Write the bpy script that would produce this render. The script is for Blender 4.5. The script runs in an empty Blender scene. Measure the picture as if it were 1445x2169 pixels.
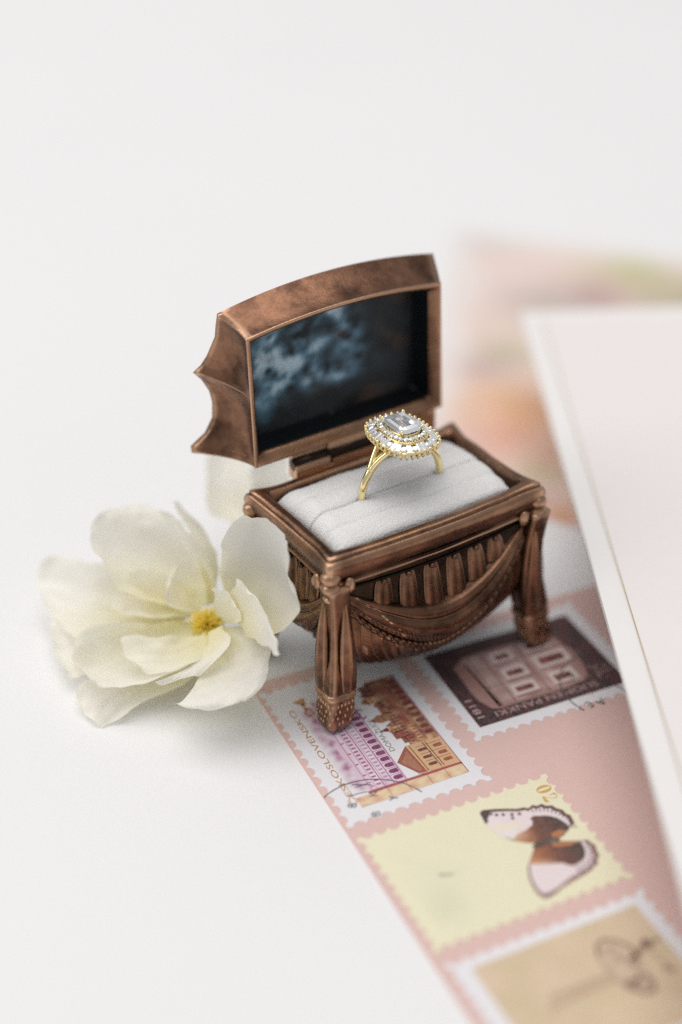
import bpy, math, random
import numpy as np
from mathutils import Vector, Matrix, noise
random.seed(7)
R = math.radians
S = 0.01                                   # everything below is written in centimetres
C = bpy.context.scene.collection
scene = bpy.context.scene

# ------------------------------------------------------------------ camera, light, exposure
cam_d = bpy.data.cameras.new('camera')
cam = bpy.data.objects.new('camera', cam_d); C.objects.link(cam)
cam.location = (0, 0, 22.879*S); cam.rotation_euler = (R(90-33.334), 0, 0)
cam_d.sensor_fit = 'VERTICAL'; cam_d.sensor_height = 36; cam_d.sensor_width = 24
cam_d.lens = 58.09; cam_d.clip_start = 0.01; cam_d.clip_end = 50
cam_d.dof.use_dof = True; cam_d.dof.focus_distance = 33.9*S; cam_d.dof.aperture_fstop = 3.6
scene.camera = cam
w = bpy.data.worlds.new('World'); scene.world = w; w.use_nodes = True
w.node_tree.nodes['Background'].inputs[0].default_value = (0.98, 0.985, 1.0, 1)
w.node_tree.nodes['Background'].inputs[1].default_value = 0.44
def area(name, loc, tgt, size, power, col):
    l = bpy.data.lights.new(name, 'AREA'); l.shape = 'RECTANGLE'; l.size = size[0]*S; l.size_y = size[1]*S
    l.energy = power; l.color = col
    o = bpy.data.objects.new(name, l); C.objects.link(o)
    o.location = Vector(loc)*S
    o.rotation_euler = (Vector(tgt)-Vector(loc)).to_track_quat('-Z', 'Y').to_euler()
area('window_light', (-220, 30, 165), (0, 28, 0), (170, 170), 19, (1.0, 0.985, 0.96))
area('ceiling_light', (-25, 56, 235), (0, 50, 0), (240, 240), 35.5, (1.0, 0.96, 0.93))
scene.view_settings.view_transform = 'Standard'; scene.view_settings.look = 'None'
scene.view_settings.exposure = 0.0; scene.view_settings.gamma = 1
scene.cycles.use_denoising = False; scene.cycles.max_bounces = 10; scene.cycles.transmission_bounces = 8; scene.cycles.caustics_refractive = False
scene.cycles.caustics_reflective = False; scene.cycles.sample_clamp_indirect = 6

# ------------------------------------------------------------------ mesh helper
class MB:
    def __init__(s): s.v = []; s.f = []; s.c = []; s.sm = []
    def add(s, pts, col=None):
        i = len(s.v); s.v += [tuple(p) for p in pts]
        s.c += [col or (1, 1, 1)]*len(pts) if not isinstance(col, list) else col
        return i
    def face(s, idx, smooth=True): s.f.append(tuple(idx)); s.sm.append(smooth)
    def grid(s, P, cu=False, cv=False, smooth=True, cols=None):
        n, m = len(P), len(P[0]); i = s.add([p for r in P for p in r], [c for r in cols for c in r] if cols else None)
        for r in range(n if cu else n-1):
            for c in range(m if cv else m-1):
                r2, c2 = (r+1) % n, (c+1) % m
                s.face((i+r*m+c, i+r*m+c2, i+r2*m+c2, i+r2*m+c), smooth)
        return i
    def loft(s, rings, cap0=True, cap1=True, smooth=True):
        i = s.grid(rings, cv=True, smooth=smooth); m = len(rings[0]); n = len(rings)
        if cap0: s.face([i+k for k in range(m)][::-1], smooth)
        if cap1: s.face([i+(n-1)*m+k for k in range(m)], smooth)
    def tube(s, path, rad, n=10, flat=1.0, up=None, closed=False):
        P = [Vector(p) for p in path]; rings = []
        L = len(P)
        u0 = Vector(up) if up else Vector((0, 0, 1))
        for k, p in enumerate(P):
            t = (P[(k+1) % L] - P[k-1]) if closed else (P[min(k+1, L-1)] - P[max(k-1, 0)])
            t.normalize(); x = t.cross(u0)
            if x.length < 1e-4: x = t.cross(Vector((1, 0.3, 0)))
            x.normalize(); y = x.cross(t)
            r = rad(k/(L-1)) if callable(rad) else rad
            rings.append([p + x*(r*math.cos(2*math.pi*j/n)) + y*(r*flat*math.sin(2*math.pi*j/n)) for j in range(n)])
        if closed: s.grid(rings, cu=True, cv=True)
        else: s.loft(rings)
    def ball(s, c, r, nu=10, nv=7, axes=None):
        c = Vector(c); r = (r, r, r) if not hasattr(r, '__len__') else r
        ax = axes or (Vector((1, 0, 0)), Vector((0, 1, 0)), Vector((0, 0, 1)))
        rings = []
        for i in range(1, nv):
            a = math.pi*i/nv
            rings.append([c + ax[0]*(r[0]*math.sin(a)*math.cos(2*math.pi*j/nu)) + ax[1]*(r[1]*math.sin(a)*math.sin(2*math.pi*j/nu)) - ax[2]*(r[2]*math.cos(a)) for j in range(nu)])
        i0 = s.grid(rings, cv=True); m = nu; n = len(rings)
        b = s.add([c-ax[2]*r[2]]); t = s.add([c+ax[2]*r[2]])
        for j in range(m):
            s.face((b, i0+(j+1) % m, i0+j)); s.face((t, i0+(n-1)*m+j, i0+(n-1)*m+(j+1) % m))
    def box(s, lo, hi):
        (a, b, c), (d, e, f) = lo, hi
        i = s.add([(a, b, c), (d, b, c), (d, e, c), (a, e, c), (a, b, f), (d, b, f), (d, e, f), (a, e, f)])
        for q in ((0, 3, 2, 1), (4, 5, 6, 7), (0, 1, 5, 4), (1, 2, 6, 5), (2, 3, 7, 6), (3, 0, 4, 7)): s.face([i+k for k in q], False)
    def prism(s, poly, z0, z1):
        n = len(poly); i = s.add([(p[0], p[1], z0) for p in poly]+[(p[0], p[1], z1) for p in poly])
        s.face([i+k for k in range(n)][::-1], False); s.face([i+n+k for k in range(n)], False)
        for k in range(n): s.face((i+k, i+(k+1) % n, i+n+(k+1) % n, i+n+k), False)
    def build(s, name, m, parent=None, fix=False):
        me = bpy.data.meshes.new(name)
        me.from_pydata([(x*S, y*S, z*S) for x, y, z in s.v], [], s.f)
        me.polygons.foreach_set('use_smooth', s.sm)
        if any(c != (1, 1, 1) for c in s.c):
            at = me.color_attributes.new('Col', 'FLOAT_COLOR', 'POINT')
            at.data.foreach_set('color', [x for c in s.c for x in (c[0], c[1], c[2], 1.0)])
        if fix:
            import bmesh
            bm = bmesh.new(); bm.from_mesh(me); bmesh.ops.remove_doubles(bm, verts=bm.verts, dist=1e-6)
            bmesh.ops.recalc_face_normals(bm, faces=bm.faces); bm.to_mesh(me); bm.free()
        me.materials.append(m); me.update()
        o = bpy.data.objects.new(name, me); C.objects.link(o)
        if parent: o.parent = parent
        return o

def tag(o, label, cat, group=None):
    o['label'] = label; o['category'] = cat
    if group: o['group'] = group
    return o
def empty(name, loc, label, cat, group=None, rz=0.0):
    o = bpy.data.objects.new(name, None); C.objects.link(o); o.empty_display_size = 0.005
    o.location = Vector(loc)*S; o.rotation_euler = (0, 0, rz)
    return tag(o, label, cat, group)

def mixc(a, b, t): t = max(0, min(1, t)); return tuple(x*(1-t)+y*t for x, y in zip(a, b))
# ------------------------------------------------------------------ materials
class NT:
    def __init__(s, name):
        s.m = bpy.data.materials.new(name); s.m.use_nodes = True; s.t = s.m.node_tree; s.b = s.t.nodes['Principled BSDF']
        s.co = None
    def n(s, typ, **kw):
        x = s.t.nodes.new(typ)
        for k, v in kw.items():
            if k.startswith('i_'): x.inputs[k[2:].replace('_', ' ')].default_value = v
            else: setattr(x, k, v)
        return x
    def l(s, a, b): s.t.links.new(a, b)
    def cm(s, scale=(1, 1, 1), off=(0, 0, 0)):            # object coordinates in centimetres
        tc = s.n('ShaderNodeTexCoord'); mp = s.n('ShaderNodeMapping'); mp.inputs['Scale'].default_value = tuple(100*x for x in scale); mp.inputs['Location'].default_value = off
        s.l(tc.outputs['Object'], mp.inputs[0]); return mp.outputs[0]
    def noise(s, scale, detail=4, rough=.55, vec=None, dist=0):
        x = s.n('ShaderNodeTexNoise'); x.inputs['Scale'].default_value = scale; x.inputs['Detail'].default_value = detail
        x.inputs['Roughness'].default_value = rough; x.inputs['Distortion'].default_value = dist
        s.l(vec or s.cm(), x.inputs['Vector']); return x.outputs['Fac']
    def ramp(s, fac, stops):
        x = s.n('ShaderNodeValToRGB'); e = x.color_ramp.elements
        while len(e) < len(stops): e.new(.5)
        for q, (p, c) in zip(e, stops): q.position = p; q.color = (c, c, c, 1) if not hasattr(c, '__len__') else (*c, 1)
        s.l(fac, x.inputs[0]); return x.outputs[0]
    def mix(s, fac, a, b, blend='MIX'):
        x = s.n('ShaderNodeMix', data_type='RGBA', blend_type=blend)
        for sock, v in ((x.inputs[0], fac), (x.inputs[6], a), (x.inputs[7], b)):
            if hasattr(v, 'is_linked'): s.l(v, sock)
            else: sock.default_value = v if not hasattr(v, '__len__') else (*v, 1)
        return x.outputs[2]
    def bump(s, h, strength, dist):
        x = s.n('ShaderNodeBump'); x.inputs['Strength'].default_value = strength; x.inputs['Distance'].default_value = dist*S
        s.l(h, x.inputs['Height']); s.l(x.outputs[0], s.b.inputs['Normal'])
    def col(s, sock): s.l(sock, s.b.inputs['Base Color'])
    def set(s, **kw):
        for k, v in kw.items(): s.b.inputs[k.replace('_', ' ')].default_value = v

def mat_bronze(name='antique_bronze', dark=0.0):
    t = NT(name)
    n1 = t.noise(1.3, 6, .65); n2 = t.noise(6, 5, .7); n3 = t.noise(26, 3, .6); n4 = t.noise(.8, 4, .6, dist=.5)
    base = t.mix(t.ramp(n1, [(.34, 0), (.62, 1)]), (.085, .041, .026), (.285, .146, .088))
    base = t.mix(t.ramp(n3, [(.45, 0), (.75, .25)]), base, (.06, .032, .022))
    blk = t.ramp(n2, [(.52, 0), (.78, .4)]); base = t.mix(blk, base, (.035, .026, .022))
    base = t.mix(t.ramp(n4, [(.58, 0), (.75, .2)]), base, (.07, .085, .065))
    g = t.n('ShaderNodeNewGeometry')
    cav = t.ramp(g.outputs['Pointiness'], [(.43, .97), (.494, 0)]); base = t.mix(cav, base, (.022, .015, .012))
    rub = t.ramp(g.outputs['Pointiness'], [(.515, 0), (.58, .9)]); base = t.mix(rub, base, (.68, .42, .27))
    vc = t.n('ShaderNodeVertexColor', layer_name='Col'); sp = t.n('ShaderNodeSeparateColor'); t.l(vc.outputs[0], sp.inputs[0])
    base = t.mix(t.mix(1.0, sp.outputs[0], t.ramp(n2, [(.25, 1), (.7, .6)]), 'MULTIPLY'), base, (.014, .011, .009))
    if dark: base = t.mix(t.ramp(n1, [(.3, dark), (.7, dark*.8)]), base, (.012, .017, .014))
    t.col(base)
    t.set(Metallic=.9); t.l(t.ramp(n2, [(.3, .15), (.75, .36)]), t.b.inputs['Roughness'])
    t.bump(t.mix(.5, n3, n2), .35, .02)
    return t.m
LOFF = (4.3, 1.0, 2.4)
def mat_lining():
    t = NT('oxidised_lining_painted_sheen'); a = t.n('ShaderNodeVertexColor', layer_name='Col'); n2 = t.noise(5, 5, .65)
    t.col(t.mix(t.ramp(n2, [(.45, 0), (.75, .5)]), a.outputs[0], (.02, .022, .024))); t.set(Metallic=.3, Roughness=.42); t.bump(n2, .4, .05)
    return t.m
def mat_plain(name, col, rough=.6, var=.04, nscale=3, bump=0, bscale=30, metallic=0, **kw):
    t = NT(name)
    n = t.noise(nscale, 4, .6)
    t.col(t.mix(n, tuple(c*(1-var) for c in col), tuple(min(1, c*(1+var)) for c in col)))
    t.set(Roughness=rough, Metallic=metallic, **kw)
    if bump: t.bump(t.noise(bscale, 3, .6), bump, .01)
    return t.m
def mat_print(name, rough=.55, grain=.06):
    t = NT(name); a = t.n('ShaderNodeVertexColor', layer_name='Col')
    n = t.noise(22, 3, .7)
    t.col(t.mix(t.ramp(n, [(.35, grain*2), (.65, 0)]), a.outputs[0], (.8, .76, .74))); t.set(Roughness=rough, Specular_IOR_Level=.2)
    return t.m
def mat_petal():
    t = NT('silk_petal'); a = t.n('ShaderNodeVertexColor', layer_name='Col')
    t.l(a.outputs[0], t.b.inputs['Base Color']); t.set(Roughness=.75, Sheen_Weight=.15)
    wv = t.n('ShaderNodeTexWave'); wv.inputs['Scale'].default_value = 16; wv.inputs['Distortion'].default_value = .6; t.l(t.cm(), wv.inputs['Vector'])
    w2 = t.n('ShaderNodeTexWave', bands_direction='Y'); w2.inputs['Scale'].default_value = 16; w2.inputs['Distortion'].default_value = .6; t.l(t.cm(), w2.inputs['Vector'])
    t.bump(t.mix(.5, t.mix(.5, wv.outputs[1], w2.outputs[1]), t.noise(1.6, 4, .6)), .25, .03)
    tr = t.n('ShaderNodeBsdfTranslucent'); t.l(a.outputs[0], tr.inputs[0])
    mx = t.n('ShaderNodeMixShader'); mx.inputs[0].default_value = .45
    t.l(t.b.outputs[0], mx.inputs[1]); t.l(tr.outputs[0], mx.inputs[2])
    t.l(mx.outputs[0], t.t.nodes['Material Output'].inputs[0])
    return t.m
def mat_gem(name='clear_gem', met=.55, col=(.97, .97, .98)):
    t = NT(name); t.set(Base_Color=(*col, 1), Metallic=met, Roughness=.03, IOR=2.2)
    return t.m
def mat_table():
    t = NT('white_tabletop')
    n = t.noise(9, 4, .6); b = t.noise(.12, 2, .5)
    t.col(t.mix(b, (.835, .838, .845), (.855, .856, .86))); t.set(Roughness=.62)
    v = t.n('ShaderNodeTexVoronoi'); v.inputs['Scale'].default_value = 16; t.l(t.cm(), v.inputs['Vector'])
    t.bump(t.mix(.5, v.outputs[0], n), .22, .02)
    return t.m
M = dict(
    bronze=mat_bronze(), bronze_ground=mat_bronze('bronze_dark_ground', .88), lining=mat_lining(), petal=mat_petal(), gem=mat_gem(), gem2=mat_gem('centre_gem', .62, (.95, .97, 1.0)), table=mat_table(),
    gold=mat_plain('yellow_gold', (1.0, .84, .46), .12, .03, 5, metallic=1.0),
    gilt=mat_plain('gilt_edge', (.83, .60, .25), .3, .05, 5, metallic=1.0),
    pink=mat_plain('dusty_pink_paper', (.72, .51, .47), .7, .03, 6, .15, 40),
    white_card=mat_plain('white_card', (.84, .82, .81), .7, .015, 6, .12, 40),
    blush_card=mat_plain('blush_card', (.825, .785, .775), .7, .02, 3, .12, 40),
    stamp=mat_plain('stamp_paper', (.80, .79, .82), .65, .03, 5, .1, 40),
    cream_stamp=mat_plain('cream_stamp_paper', (.82, .78, .57), .65, .03, 2, .1, 40),
    velvet=None, ink=mat_print('printed_ink'), art=mat_print('watercolour', .75, .03),
    pollen=mat_plain('yellow_stamen', (.90, .68, .10), .75, .15, 8), foam=mat_plain('white_foam', (.78, .78, .77), .8, .03, 6),
)
def mat_velvet():
    t = NT('white_velvet'); n = t.noise(24, 4, .7); n2 = t.noise(3, 3, .5)
    t.col(t.mix(n2, (.94, .925, .91), (.965, .955, .94))); t.set(Roughness=.95, Sheen_Weight=.4, Sheen_Roughness=.5)
    t.bump(n, .8, .05); return t.m
M['velvet'] = mat_velvet()

# ------------------------------------------------------------------ setting
tb = MB(); tb.box((-150, -60, -4), (150, 240, 0)); o = tb.build('tabletop', M['table']); o['kind'] = 'structure'

# ------------------------------------------------------------------ ring box
PH = R(32.95)
AX = Vector((math.cos(PH), math.sin(PH), 0)); BX = Vector((-math.sin(PH), math.cos(PH), 0)); O0 = Vector((-.19, 26.59, 0))
def wbox(a, b, z): return O0 + AX*a + BX*b + Vector((0, 0, z))
box = empty('ring_box', tuple(O0+Vector((0, 0, .055))), 'antique bronze footed ring box standing open with swags on its sides', 'ring box', rz=PH)
box.rotation_euler = Matrix.Rotation(PH, 3, 'Z').to_euler()
LA, LB = 5.3, 3.155
SIDES = [((0, 0), (1, 0), (0, -1), LA, .13), ((LA, 0), (0, 1), (1, 0), LB, -.03), ((LA, LB), (-1, 0), (0, 1), LA, .05), ((0, LB), (0, -1), (-1, 0), LB, -.03)]
def side_pt(i, s, z, inset, out=0.0, bowk=1.0, taper=0.0):
    c, t, n, L, bow = SIDES[i]; ie = inset+taper*max(0, inset-.12)
    ia, ib = (ie, inset) if i % 2 == 0 else (inset, ie)
    d = ia + s*(L-2*ia); q = bow*bowk*4*s*(1-s) - ib + out
    return (c[0]+t[0]*d+n[0]*q, c[1]+t[1]*d+n[1]*q, z)
def ring_pts(inset, z, flare=0.0, bowk=1.0, lift=0.0, ns=(34, 22, 34, 22), taper=0.0):
    pts = []
    for i in range(4):
        for k in range(ns[i]):
            s = k/ns[i]; x, y, zz = side_pt(i, s, z, inset, 0, bowk, taper)
            L = SIDES[i][3]; d = min(s, 1-s)*L; e = math.exp(-(d/.34)**2)
            cx_, cy_ = (1 if x > LA/2 else -1), (1 if y > LB/2 else -1)
            pts.append((x+cx_*flare*e, y+cy_*flare*e, zz+lift*e))
    return pts
BODY_PROF = [(3.55, .12), (3.3, .14), (3.0, .13), (2.6, .10), (2.2, .09), (1.8, .12), (1.45, .20), (1.15, .32), (.92, .46), (.80, .56)]
def body_bow(z): return 1.7+2.0*max(0, min(1, (3.2-z)/1.6))
def body_inset(z):
    for (z0, i0), (z1, i1) in zip(BODY_PROF, BODY_PROF[1:]):
        if z >= z1: return i0+(i1-i0)*max(0, min(1, (z0-z)/(z0-z1)))
    return BODY_PROF[-1][1]
def surf(i, s, z, out=0.0): return side_pt(i, s, z, body_inset(z), out, body_bow(z), 1.2)
bm_ = MB()
rings = [ring_pts(body_inset(z), z, 0, body_bow(z), taper=1.2) for z, _ in BODY_PROF] + [ring_pts(.66, .75, 0, 3.4, taper=1.2), ring_pts(1.15, .73, 0, 1.0, taper=.6)]
bm_.loft(rings, cap0=False)
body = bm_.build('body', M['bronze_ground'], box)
# rim moulding and cavity
prof = [(.12, 3.40, 0, 0), (.05, 3.41, 0, 0), (.02, 3.45, 0, 0), (.05, 3.49, 0, 0), (.075, 3.51, 0, 0), (.045, 3.56, 0, 0), (.005, 3.66, .02, 0), (-.03, 3.78, .03, 0), (-.04, 3.88, .05, .01),
        (-.02, 3.97, .06, .02), (.02, 4.03, .06, .03), (.055, 4.05, .06, .03), (.065, 4.04, .06, .03), (.075, 4.08, .07, .04), (.10, 4.105, .09, .05), (.16, 4.115, .07, .04), (.24, 4.112, .03, .03), (.295, 4.09, 0, .02), (.31, 4.04, 0, .01), (.32, 3.8, 0, 0), (.33, 2.9, 0, 0)]
rm = MB(); rr = [ring_pts(a, z, fl, 1.0, lf) for a, z, fl, lf in prof]
for r_, q in zip(rr, prof):
    for k, p in enumerate(r_):
        r_[k] = (p[0]+.012*noise.noise(Vector(p)*2.1), p[1]+.012*noise.noise(Vector(p)*2.1+Vector((9, 0, 0))), p[2]+.010*noise.noise(Vector(p)*1.7+Vector((0, 7, 0))))
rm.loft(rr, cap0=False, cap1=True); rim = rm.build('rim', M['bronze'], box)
# relief on each side
for i in range(4):
    n = 56; short = i % 2 == 1
    # ridge line under the rim that frames the tassels
    m = MB(); m.tube([surf(i, .05+.9*k/n, 3.27, .02) for k in range(n+1)], .028, 6); m.build('frame_line', M['bronze'], body)
    def swz(s, top, low, p=1.7): return top-(top-low)*(1-abs(2*s-1)**p)
    def relief(name, top, bot, outf, nf, nw, s0=.045, s1=.955, cav_k=15):
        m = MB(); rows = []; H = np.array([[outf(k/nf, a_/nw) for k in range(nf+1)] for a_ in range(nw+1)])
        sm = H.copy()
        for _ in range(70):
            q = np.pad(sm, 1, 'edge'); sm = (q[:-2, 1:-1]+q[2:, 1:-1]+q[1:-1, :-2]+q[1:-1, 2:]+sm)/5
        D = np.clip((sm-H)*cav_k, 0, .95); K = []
        for a_ in range(nw+1):
            w_ = a_/nw; row = []
            for k in range(nf+1):
                f = k/nf; zt, zb = top(f), bot(f); row.append(surf(i, s0+(s1-s0)*f, zt+(zb-zt)*w_, float(H[a_, k])))
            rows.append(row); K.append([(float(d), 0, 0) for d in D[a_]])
        m.grid(rows, cols=K); return m.build(name, M['bronze'], body)
    dens = 1 if not short else .6
    def folds(f, w_):
        e = math.sin(math.pi*f)**.8; body_ = (.05+.19*e)*math.sin(math.pi*min(1, max(0, w_**.8)))**.5
        ph = 2.3*w_**.85+.18*math.sin(2.4*f+1)+.10*noise.noise(Vector((f*4, w_*2, i)))
        fold = (.035+.085*e)*(abs(math.sin(math.pi*ph))**.65-.55)*(1 if w_ < .7 else max(0, 1-(w_-.7)*8))
        knit = 0
        if w_ > .60: knit = .022*min(1, (w_-.60)*8)*(math.sin(f*330*dens+w_*30)*math.sin(w_*55+f*20)+.6*noise.noise(Vector((f*60, w_*14, i))))
        return -.012+(body_+fold+knit)*min(1, w_*14)*min(1, (1-w_)*14)+.006*noise.noise(Vector((f*16, w_*6, 7)))
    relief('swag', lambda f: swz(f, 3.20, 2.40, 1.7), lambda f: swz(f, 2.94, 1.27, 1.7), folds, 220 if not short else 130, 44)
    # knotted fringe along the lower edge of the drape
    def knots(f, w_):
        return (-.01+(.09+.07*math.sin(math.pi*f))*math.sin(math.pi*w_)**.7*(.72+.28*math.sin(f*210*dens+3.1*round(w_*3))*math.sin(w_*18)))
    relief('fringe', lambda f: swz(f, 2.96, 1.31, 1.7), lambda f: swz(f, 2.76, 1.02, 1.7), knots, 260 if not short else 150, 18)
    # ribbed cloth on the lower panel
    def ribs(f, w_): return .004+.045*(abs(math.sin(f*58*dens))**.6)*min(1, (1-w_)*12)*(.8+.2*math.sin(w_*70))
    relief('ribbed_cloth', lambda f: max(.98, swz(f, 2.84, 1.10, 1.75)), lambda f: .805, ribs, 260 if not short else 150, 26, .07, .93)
    # tassels
    for k, s in enumerate([.22, .335, .45, .565, .68, .79] if not short else [.28, .43, .58, .73]):
        f = (s-.055)/.89; zb = max(2.34, swz(f, 3.20, 2.40, 1.7)-.06); ztop = 3.25; hgt = ztop-zb
        if hgt < .18: continue
        m = MB(); c0 = Vector(surf(i, s, ztop, 0)); c1 = Vector(surf(i, s, zb, 0)); c_, t_, n_, L_, b_ = SIDES[i]
        tx = Vector((t_[0], t_[1], 0)); nx = Vector((n_[0], n_[1], 0)); rings = []
        for j in range(9):
            g = j/8; wd = .15+.10*g**.45; dp = .035+.035*math.sin(min(1, g*1.3)*1.57)
            ctr = c0.lerp(c1, g)
            rings.append([ctr+tx*(wd*math.cos(a))+nx*(dp*math.sin(a)*(1+.34*abs(math.sin(3.5*a)))) for a in [math.pi*q/18 for q in range(19)]])
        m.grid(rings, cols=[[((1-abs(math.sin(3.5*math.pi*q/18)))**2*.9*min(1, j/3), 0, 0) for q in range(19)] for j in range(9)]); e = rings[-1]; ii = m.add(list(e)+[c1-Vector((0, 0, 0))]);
        for q in range(18): m.face((ii+q, ii+19, ii+q+1))
        m.ball(c0+nx*.06-Vector((0, 0, .03)), (.075, .075, .06), 8, 6)
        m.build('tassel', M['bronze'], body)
# legs
LEGP = [(3.45, .25, .07), (3.1, .245, .03), (2.7, .245, -.01), (2.2, .265, -.03), (1.7, .295, -.02), (1.35, .325, .01), (1.05, .33, .05), (.86, .30, .08)]
def leg_ring(z, h, off, sx, sy, groove=1.0):
    pts = []
    for k in range(48):
        a = 2*math.pi*k/48; ca, sa = math.cos(a), math.sin(a)
        q = (abs(ca)**5+abs(sa)**5)**(-1/5)                        # rounded square
        fold = 1 - .06*groove*max(0, math.cos(4*a))**6 - .05*groove*(max(0, math.cos(4*a+math.pi)))**30 + .035*groove*math.sin(8*a+.6)
        r = h*q*fold
        pts.append((r*ca, r*sa, z))
    return pts
legs = []
for (cx_, cy_, sx, sy) in ((.215, .13, -1, -1), (LA-.09, .13, 1, -1), (LA-.12, LB-.20, 1, 1), (.20, LB-.20, -1, 1)):
    def P(ring, dx=0, dy=0): return [(cx_+x+sx*dx, cy_+y+sy*dy, z) for x, y, z in ring]
    m = MB(); rings = []
    for k in range(len(LEGP)-1):
        (z0, h0, d0), (z1, h1, d1) = LEGP[k], LEGP[k+1]
        for j in range(4):
            f = j/4; dd = d0+(d1-d0)*f; rings.append(P(leg_ring(z0+(z1-z0)*f, h0+(h1-h0)*f, 0, sx, sy, .5+.9*(k+f)/7), dd, dd))
    rings.append(P(leg_ring(.84, .305, 0, sx, sy, 1.3), .07, .07))
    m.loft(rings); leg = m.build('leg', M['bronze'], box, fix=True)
    m = MB(); m.loft([P(leg_ring(z, h, 0, sx, sy, .3), .07, .07) for z, h in ((.90, .29), (.88, .325), (.83, .35), (.76, .35), (.71, .32), (.70, .29))]); m.build('cuff', M['bronze'], leg, fix=True)
    m = MB(); rings = []
    for z, h, d in ((.74, .285, .07), (.66, .31, .08), (.52, .325, .10), (.38, .325, .125), (.24, .315, .155), (.12, .285, .18), (.04, .23, .19), (.0, .16, .185)):
        rg = leg_ring(z, h, 0, sx, sy, .2)
        rg = [(x*(1+.05*math.sin(9*math.atan2(y, x)+z*30)*(1 if k % 2 else .4)), y*(1+.05*math.sin(9*math.atan2(y, x)+z*30)), z) for k, (x, y, z) in enumerate(rg)]
        rings.append(P(rg, d, d))
    m.loft(rings)
    for row in range(4):
        for k in range(22):
            a = 2*math.pi*(k+.5*(row % 2))/22; z = .62-.13*row; h = (.316, .328, .328, .318)[row]; d = (.085, .10, .12, .15)[row]
            q = (abs(math.cos(a))**5+abs(math.sin(a))**5)**(-1/5)
            m.ball((cx_+sx*d+h*q*math.cos(a)*.94, cy_+sy*d+h*q*math.sin(a)*.94, z), (.035, .035, .06), 6, 4)
    m.build('foot', M['bronze'], leg, fix=True)
    # knot of the drape: two stacked lobes at the corner, an oval lobe on each face
    kx_, ky_ = (.235 if sx < 0 else LA-.235), (.235 if sy < 0 else LB-.235); cx0_, cy0_ = cx_, cy_; cx_, cy_ = kx_, ky_
    m = MB(); m.ball((cx_+sx*.20, cy_+sy*.20, 3.70), (.21, .21, .17), 16, 10); m.ball((cx_+sx*.20, cy_+sy*.20, 3.45), (.20, .20, .15), 16, 10)
    m.ball((cx_+sx*.19, cy_+sy*.19, 3.20), (.17, .17, .09), 14, 8); m.build('knot', M['bronze'], leg)
    m = MB(); m.ball((cx_-sx*.20, cy_+sy*.27, 3.42), (.13, .09, .19), 12, 8); m.ball((cx_-sx*.23, cy_+sy*.31, 3.42), (.07, .07, .12), 10, 7); m.build('rosette', M['bronze'], leg)
    m = MB(); m.ball((cx_+sx*.27, cy_-sy*.20, 3.42), (.09, .13, .19), 12, 8); m.ball((cx_+sx*.31, cy_-sy*.23, 3.42), (.07, .07, .12), 10, 7); m.build('rosette', M['bronze'], leg)
    cx_, cy_ = cx0_, cy0_
    # long folded drape end down each outer face of the leg
    for fx in (0, 1):
        m = MB(); rings = []
        for j in range(15):
            g = j/14; z = 3.05-(3.05-.92)*g; wd = .05+.15*math.sin(min(1, g*1.25)*1.57)*(1-.35*max(0, g-.8)*5*.5); hh = .215+.13*g
            dp = .05+.095*math.sin(math.pi*min(1, g*.95))
            row = []
            for q in range(13):
                a = math.pi*q/12
                u, v = wd*math.cos(a)*1.0-.10*0, hh+dp*math.sin(a)*(1+.12*math.sin(5*a))
                row.append((cx_-sx*(.08+u*1.0), cy_+sy*v, z) if fx == 0 else (cx_+sx*v, cy_-sy*(.08+u*1.0), z))
            rings.append(row)
        m.grid(rings); m.build('drape_end', M['bronze'], leg, fix=True)
# cushion
cu = MB(); cu.box((.36, .36, 2.95), (LA-.36, LB-.36, 3.75)); cush = cu.build('cushion', M['velvet'], box)
edges = [.38, .86, 1.44, 2.10, 2.80]
for j in range(4):
    b0, b1 = edges[j], edges[j+1]; bc, hw = (b0+b1)/2+(-.02 if j == 1 else .02 if j == 2 else 0), (b1-b0)/2+(.012 if j in (1, 2) else .03)
    m = MB(); rings = []
    NA = 90
    for k in range(NA+1):
        t = k/NA; a = .39+t*(LA-.78); e = min(t, 1-t)*(LA-.78)
        endf = min(1, e/.45); endf = math.sqrt(max(0.0, 1-(1-endf)**2))
        ring = []
        for q in range(25):
            th_ = math.pi*q/24; x = -math.cos(th_); yb = math.copysign(abs(x)**.8, x)
            topz = 3.98+.34*max(0, math.sin(math.pi*min(1, max(0, (bc+hw*yb-.30)/2.56))))**.6
            zz = 3.55+(topz-3.55)*(.25+.75*endf)*max(0, math.sin(th_))**(.10)
            nn = .025*noise.noise(Vector((a*1.3, bc*3+yb, j*5.0)))+.012*noise.noise(Vector((a*9, yb*5, j*3.0)))+.006*noise.noise(Vector((a*26, yb*14, j*2.0)))
            ring.append((a+.02*noise.noise(Vector((q*.4, j, 3))), bc+hw*yb*(.9+.1*endf)+nn*.6, zz+nn))
        rings.append(ring)
    m.grid(rings); m.build('cushion_roll', M['velvet'], cush)
# hinge
hg = MB()
for (a0, a1) in ((1.15, 2.0), (2.03, 3.3), (3.33, 4.15)):
    hg.tube([(a0, 3.27, 4.33), (a1, 3.27, 4.33)], .14, 12)
hg.box((1.15, 3.10, 3.95), (2.0, 3.26, 4.36)); hg.box((3.33, 3.10, 3.95), (4.15, 3.262, 4.362)); hg.box((2.03, 3.22, 4.33), (3.3, 3.34, 4.62)); hg.box((1.152, 3.28, 4.0), (4.9, 3.42, 4.6)); hg.box((2.1, 3.13, 3.9), (4.75, 3.275, 4.25))
hg.build('hinge', M['bronze'], box)
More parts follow.
